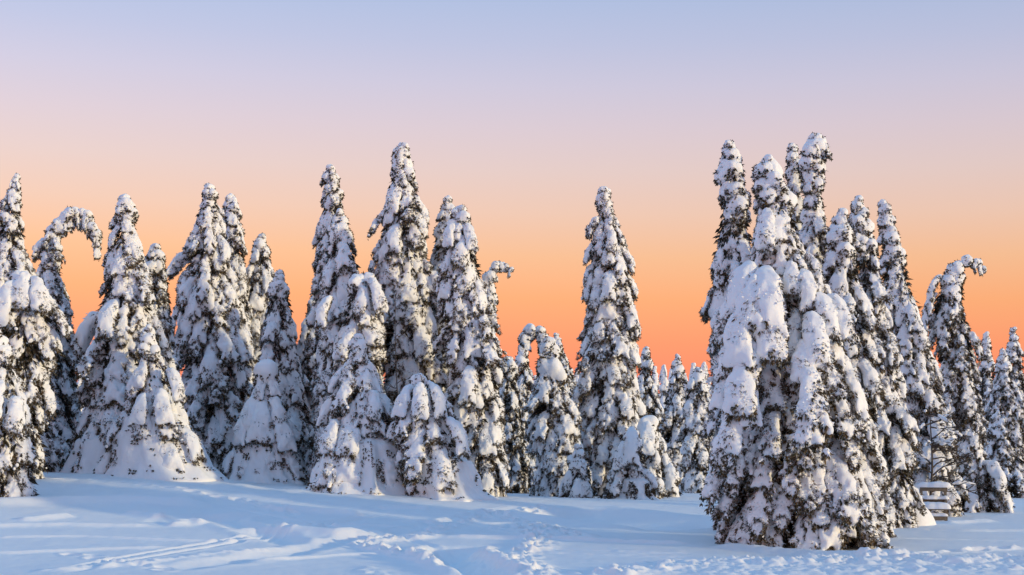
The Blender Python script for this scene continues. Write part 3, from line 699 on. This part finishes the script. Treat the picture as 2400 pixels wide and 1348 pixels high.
# right cluster
T('column-topped spruce behind the left shoulder of the great spruce', 34.5, [(333, 1698, 1720), (360, 1688, 1735), (400, 1683, 1744), (440, 1683, 1752), (480, 1686, 1758), (520, 1680, 1763), (560, 1670, 1768), (620, 1660, 1770), (700, 1668, 1765), (800, 1670, 1770), (950, 1674, 1775), (1240, 1680, 1780)], 45, 'std')
T('tallest knobbly spire at the back of the right cluster', 34, [(315, 1904, 1922), (340, 1886, 1937), (380, 1872, 1938), (420, 1872, 1934), (460, 1878, 1932), (500, 1878, 1936), (560, 1870, 1945), (650, 1860, 1960), (800, 1850, 1980), (1230, 1840, 2000)], 46, 'std')
T('slim dark tip just left of the tallest spire in the right cluster', 34.8, [(340, 1850, 1864), (370, 1839, 1874), (410, 1838, 1880), (480, 1836, 1884), (600, 1830, 1890), (1230, 1820, 1900)], 47, 'shaggy')
T('pale spruce with a leaning tip on the right shoulder of the great spruce', 33, [(488, 1964, 1980), (510, 1950, 1990), (550, 1940, 2000), (600, 1930, 2010), (650, 1925, 2022), (720, 1920, 2036), (800, 1920, 2048), (900, 1925, 2058), (1240, 1920, 2080)], 48, 'std')
T('spruce with a fine tip between the great spruce and the ragged right spire', 37, [(458, 2004, 2018), (490, 1993, 2030), (530, 1990, 2045), (580, 1988, 2060), (640, 1986, 2064), (700, 1986, 2080), (800, 1990, 2100), (900, 2000, 2116), (1000, 2010, 2130), (1100, 2015, 2145), (1230, 2015, 2150)], 49, 'std', base=2080)
T('great broad spruce nearest the camera with massive smooth snow loads on its left shoulder', 30.5,
  [(366, 1788, 1808), (400, 1768, 1830), (440, 1766, 1848), (480, 1770, 1860), (520, 1776, 1872), (560, 1778, 1882), (600, 1772, 1896), (640, 1745, 1910), (680, 1728, 1926), (740, 1708, 1952), (800, 1698, 1974), (860, 1692, 1994), (950, 1686, 2016), (1050, 1684, 2036), (1150, 1684, 2050), (1280, 1686, 2056)], 50, 'main', base=1872, dens=1.35, size=0.80, back=0.12, trunk_r=0.2,
  extra=[('ball', 1815, 530, 0, 0.95, 0.25), ('ball', 1808, 565, 0, 1.0, 0.3), ('smooth', 1800, 500, 250, 1.0, 0.2), ('smooth', 1770, 640, 225, 1.25, 0.5), ('smooth', 1760, 625, 235, 1.44, 0.75), ('smooth', 1795, 640, 262, 1.52, 0.9),
         ('smooth', 1775, 655, 250, 1.44, 0.95), ('smooth', 1740, 690, 215, 1.0, 0.7), ('smooth', 1728, 725, 205, 1.0, 0.6), ('smooth', 1745, 735, 240, 1.52, 1.15), ('smooth', 1790, 730, 275, 1.36, 1.2), ('smooth', 1740, 780, 228, 1.1, 1.0), ('smooth', 1765, 805, 255, 1.1, 1.35),
         ('smooth', 1745, 850, 250, 1.28, 1.45), ('smooth', 1725, 870, 225, 1.05, 1.1), ('smooth', 1757, 910, 255, 1.1, 1.6), ('smooth', 1735, 950, 240, 1.1, 1.5), ('smooth', 1720, 1000, 220, 1.0, 1.4),
         ('smooth', 1880, 640, 280, 1.1, 0.7), ('smooth', 1905, 690, 300, 1.2, 0.9), ('smooth', 1895, 745, 275, 1.3, 1.2), ('smooth', 1880, 805, 260, 1.2, 1.4), ('tongue', 1890, 870, 270, 1.3, 1.6), ('smooth', 1940, 700, 310, 1.1, 0.8), ('smooth', 1850, 620, 270, 1.0, 0.6), ('smooth', 1900, 900, 280, 1.1, 1.7)])
T('ragged spire with a crooked tip right of the great spruce', 43, [(470, 2060, 2078), (500, 2056, 2090), (540, 2058, 2104), (590, 2060, 2116), (640, 2060, 2134), (700, 2062, 2152), (760, 2066, 2170), (820, 2074, 2190), (900, 2084, 2208), (1000, 2094, 2232), (1100, 2105, 2248), (1205, 2110, 2255)], 51, 'std', base=2180)
T('spruce whose top hooks over to the right near the right edge', 46, [(650, 2212, 2262), (700, 2182, 2264), (760, 2182, 2270), (820, 2192, 2284), (880, 2200, 2290), (960, 2204, 2300), (1050, 2212, 2316), (1150, 2222, 2338), (1200, 2226, 2345)], 52, 'shaggy', base=2275,
  hook=([(2232, 690), (2232, 660), (2238, 636), (2255, 620), (2275, 615), (2292, 620), (2303, 634)], 14, 0.4),
  extra=[('long', 2205, 650, 200, 0.9, 0.1), ('long', 2195, 690, 195, 0.9, 0.1), ('smooth', 2306, 1085, 320, 1.3, 0.5), ('tongue', 2312, 1120, 330, 1.2, 0.5)])
T('dim narrow spruce right of the hooked top, in shade', 72, [(780, 2308, 2316), (820, 2300, 2325), (880, 2292, 2336), (960, 2288, 2345), (1190, 2280, 2350)], 53, 'shaggy')
T('wide shaded spruce at the right edge with drooping boughs', 58, [(815, 2346, 2354), (860, 2332, 2368), (950, 2314, 2392), (1080, 2300, 2412), (1190, 2296, 2420)], 54, 'shaggy')
T('spruce with the highest tip at the right edge', 66, [(768, 2370, 2380), (800, 2363, 2388), (860, 2352, 2402), (950, 2345, 2415), (1190, 2335, 2430)], 55, 'shaggy')
print('boughs', N_B[0])

# ------------------------------------------------------------------ snow banks at the trees' feet
def mound(label, px, ytop, hw, d, seed, p=1.6, deep=0.8):
    x0 = px_x(px, d); w = hw / F * d; zb = gz(x0, d); H = px_z(ytop, d) - zb
    n, m = 28, 48; V, Q = [], []
    for i in range(n + 1):
        f = i / n
        for j in range(m):
            a = 2 * math.pi * j / m
            V.append((f * w * 1.15 * math.cos(a), f * w * 1.15 * deep * math.sin(a), 0))
    V = np.array(V); f = np.hypot(V[:, 0] / (w * 1.15), V[:, 1] / (w * 1.15 * deep))
    ang = np.arctan2(V[:, 1], V[:, 0])
    lob = 1 + 0.16 * vnoise(np.cos(ang) * 1.6 + 9, np.sin(ang) * 1.6, f * 0.8, seed)
    prof = np.clip(1 - f / lob, 0, 1); prof = prof ** (p * 0.75) * (1 + 0.35 * f)
    V[:, 2] = H * prof * (1 + 0.22 * n2(V[:, 0] / 0.4 + 3, V[:, 1] / 0.4, seed + 1)) + 0.09 * n2(V[:, 0] / 0.22, V[:, 1] / 0.22, seed + 2) * np.clip(f * 4, 0, 1) * (1 - f)
    gg = np.array([gz(x0 + v[0], d + v[1]) for v in V]) - zb
    V[:, 2] = np.maximum(V[:, 2] + gg * np.clip(f * 1.5, 0, 1), gg) - 0.35 * f ** 8 - 0.005
    for i in range(n):
        for j in range(m): Q.append((i * m + j, (i + 1) * m + j, (i + 1) * m + (j + 1) % m, i * m + (j + 1) % m))
    o = obj('snow_bank', mesh_from('snow_bank', V, np.array(Q), M_SNOW, True), None, (x0, d, zb))
    o['label'] = label; o['category'] = 'snow bank'; o['group'] = 'snow banks at the foot of the trees'
mound('bright snow bank beside the great spruce in front of the bench', 2118, 1168, 70, 38, 8, 0.9)

# ------------------------------------------------------------------ snowed-up bench
def box(name, parent, c, sz, mat, bev=0.01, rot=(0, 0, 0)):
    import bmesh
    bm = bmesh.new(); bmesh.ops.create_cube(bm, size=1.0)
    for v in bm.verts: v.co = Vector((v.co.x * sz[0], v.co.y * sz[1], v.co.z * sz[2]))
    bmesh.ops.bevel(bm, geom=bm.edges[:], offset=bev, segments=2, affect='EDGES')
    me = bpy.data.meshes.new(name); bm.to_mesh(me); bm.free(); me.materials.append(mat)
    return obj(name, me, parent, c, rot)
def snow_slab(parent, c, sx_, sy_, h, seed):
    r = np.random.default_rng(seed); C, R = [], []
    for x in np.linspace(-sx_ / 2, sx_ / 2, max(4, int(sx_ / 0.07))):
        for y in np.linspace(-sy_ / 2, sy_ / 2, max(1, int(sy_ / 0.08))):
            C.append((x, y, 0)); R.append(h * r.uniform(0.75, 1.1))
    (V, Q), _ = blob_mesh(C, R, 0.022, 0.03, [(0.012, 0.15, 1)], seed)
    V = smooth_mesh(V, Q, 1); V[:, 2] = np.maximum(V[:, 2], -0.01)
    return obj('snow_load', mesh_from('snow_load', V, Q, M_SNOW, True), parent, c)
bd = 40.0; bx0 = px_x(2188, bd); bz0 = gz(bx0, bd) - 0.08
bench = thing('wooden_bench', 'snow-covered wooden bench under the bare shrub at the right', 'bench', (bx0, bd, bz0))
bench.rotation_euler = (0, 0, math.radians(-14))
for sg in (-1, 1):
    box('post', bench, (sg * 0.33, 0.22, 0.52), (0.08, 0.08, 1.04), M_WOOD)
    box('leg', bench, (sg * 0.33, -0.22, 0.22), (0.08, 0.08, 0.44), M_WOOD)
    box('armrest', bench, (sg * 0.33, -0.02, 0.62), (0.07, 0.40, 0.05), M_WOOD)
for i, z in enumerate((0.62, 0.96)):
    b = box('backrest_board', bench, (0, 0.17, z), (0.74, 0.035, 0.12), M_WOOD)
    snow_slab(b, (0, 0, 0.06), 0.70, 0.10, 0.13 if i else 0.09, 31 + i)
b = box('seat', bench, (0, -0.06, 0.40), (0.70, 0.42, 0.05), M_WOOD); snow_slab(b, (0, -0.03, 0.025), 0.64, 0.38, 0.14, 35)
b = box('front_board', bench, (0, -0.27, 0.16), (0.72, 0.035, 0.12), M_WOOD); snow_slab(b, (0, -0.03, 0.06), 0.66, 0.06, 0.07, 36)

# ------------------------------------------------------------------ leafless shrubs
def bare_shrub(label, px, d, ytop, seed, spread, n_main, lean=0.0, rad=0.035, snowy=0.5, side=0.0):
    r = np.random.default_rng(seed); x0 = px_x(px, d); zb = gz(x0, d) - 0.05; H = px_z(ytop, d) - zb
    root = thing('bare_shrub', label, 'shrub', (x0, d, zb), 'leafless shrubs among the spruces')
    t = np.linspace(0, 1, 10)
    tr = np.stack([lean * H * t ** 1.5 + 0.03 * np.sin(t * 7 + seed), 0.03 * np.cos(t * 5), t * H], 1)
    obj('trunk', mesh_from('trunk', *tube(tr, rad * (1 - 0.8 * t), 6), M_BARK, True), root)
    for k in range(n_main):
        f = r.uniform(0.22, 0.92); i = f * 9; b = np.array([np.interp(i, range(10), tr[:, q]) for q in range(3)])
        a = r.choice([0, math.pi]) + r.normal(0, 0.6)
        if r.uniform() < side: a = r.normal(0, 0.5)
        if side < 0: a = math.pi + r.normal(0, 0.4); f = r.uniform(0.7, 0.95); b = np.array([np.interp(f * 9, range(10), tr[:, q]) for q in range(3)])
        L = spread * H * r.uniform(0.5, 1.1) * (1.1 - 0.6 * f); u = np.linspace(0, 1, 7)
        up = r.uniform(-0.1, 0.9)
        q = b + np.stack([np.cos(a) * L * u, np.sin(a) * L * u, up * L * u - 0.45 * L * u ** 2 + 0.03 * np.sin(9 * u + k)], 1)
        parts = [tube(q, rad * 0.5 * (1.05 - 0.75 * u), 5)]
        C, R = [], []
        for w in range(5):
            g = r.uniform(0.25, 1); p0 = np.array([np.interp(g, u, q[:, c]) for c in range(3)]); aa = a + r.choice([-1, 1]) * r.uniform(0.4, 1.1)
            l = L * r.uniform(0.2, 0.45); v = np.linspace(0, 1, 4)
            parts.append(tube(p0 + np.stack([np.cos(aa) * l * v, np.sin(aa) * l * v, (r.uniform(-0.2, 0.8)) * l * v], 1), rad * 0.26 * (1.1 - 0.6 * v), 4))
        br = obj('branch', mesh_from('branch', *merge(parts), M_BARK, True), root)
        if r.uniform() < snowy:
            j = np.linspace(0.2, 0.95, max(4, int(L / 0.07))); keep = n2(j * 6, j * 0 + k, seed) > -0.2
            C = [[np.interp(g, u, q[:, c]) + (0.03 if c == 2 else 0) for c in range(3)] for g in j[keep]]
            if len(C) > 1:
                (V, Q), _ = blob_mesh(C, r.uniform(0.03, 0.055, len(C)), 0.022, 0.02, [(0.01, 0.1, 1)], seed + k)
                obj('snow_load', mesh_from('snow_load', V, Q, M_SNOW, True), br)
bare_shrub('leafless shrub with dark upright stem standing behind the bench', 2182, 41, 950, 61, 0.46, 30, 0.0, 0.05, 0.5, 0.6)
bare_shrub('thin bare sapling rising between the foremost centre spruce and the round dome', 932, 42.9, 690, 62, 0.16, 12, -0.01, 0.03, 0.1)
bare_shrub('bare twigs poking out of the left side of the great spruce', 1712, 31.2, 770, 63, 0.16, 14, 0.0, 0.03, 0.3, -1.0)
bare_shrub('thin leafless twigs at the left edge before the stooping spruce', -14, 37.2, 850, 64, 0.3, 9, 0.0, 0.022, 0.3, 0.7)

# ------------------------------------------------------------------ far forest
def far_variant(seed, H, Rb):
    """a whole distant spruce as crown and snow, one metre scale"""
    lowp = FAR_P
    d = 100.0; k = F / d
    rows = [(0, -4, 4)] + [(f * H * k, -Rb * k * f ** 0.85, Rb * k * f ** 0.85) for f in np.linspace(0.08, 1, 9)]
    zoff = H
    # reuse the layout with a pseudo base
    ztop = px_z(0, d); rows = [(y, x0 + HX, x1 + HX) for y, x0, x1 in rows]
    lay, prof = layout(rows, d, seed, 0.0, ztop - H, {'tongue': 5, 'shaggy': 3, 'long': 2}, 0.8, 1.15, 0.6)
    sn, nd = [], []
    r = np.random.default_rng(seed)
    for kind, i, loc, az, sc, rx, ry, fl in lay:
        pr = lowp['cap' if kind == 'cap' else 'b'][i % 3]
        s = np.array(sc if not np.isscalar(sc) else (sc, sc, sc))
        ca, sa = math.cos(az), math.sin(az); Rm = np.array([[ca, -sa, 0], [sa, ca, 0], [0, 0, 1]])
        f = lambda V: (V * s) @ Rm.T + np.array(loc)
        sn.append((f(pr.snow[0]), pr.snow[1])); nd.append((f(pr.needle[0]), pr.needle[1]))
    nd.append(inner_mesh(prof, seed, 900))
    return mesh_from('snow_load', *merge(sn), M_SNOW, True), mesh_from('crown', *merge(nd), M_NEEDLE), mesh_from('trunk', *tube(np.array([(0, 0, -0.1), (0, 0, H * 0.5), (0, 0, H)]), np.array([0.14, 0.08, 0.02]), 6), M_BARK)
FAR_P = {'b': [make_bough(800 + i, 0.62, 0.9, 0.55, 0.12, 0.22, 'tongue', h=0.065, nd=0.28) for i in range(3)], 'cap': [make_cap(850 + i, 0.24, 0.28, h=0.06, nd=0.3) for i in range(3)]}
FAR = [(far_variant(900 + i, H, Rb), H) for i, (H, Rb) in enumerate([(8, 1.5), (8, 1.25), (9, 1.5), (7, 1.3), (9, 1.7)])]
def far_tree(px, d, ytop, label, group, i):
    (sm, cm, tm), H = FAR[i % 5]
    x = px_x(px, d); zb = float(base_g(np.array(x), np.array(d))) - 0.1
    s = (px_z(ytop, d) - zb) / H
    root = thing('distant_spruce', label, 'tree', (x, d, zb), group)
    root.scale = (s * random.uniform(0.9, 1.15), s * 1.0, s); root.rotation_euler = (0, 0, random.uniform(0, 6.28))
    obj('trunk', tm, root); obj('crown', cm, root); obj('snow_load', sm, root)
k = 0
for d0, d1, n, y0, y1 in ((78, 100, 46, 850, 900), (110, 150, 46, 858, 892), (180, 260, 60, 862, 882)):
    for j in range(n):
        px = -60 + 2520 * (j + random.uniform(0.1, 0.9)) / n
        far_tree(px, random.uniform(d0, d1), random.uniform(y0, y1), 'small distant spruce in the forest line along the horizon', 'distant forest line', k); k += 1
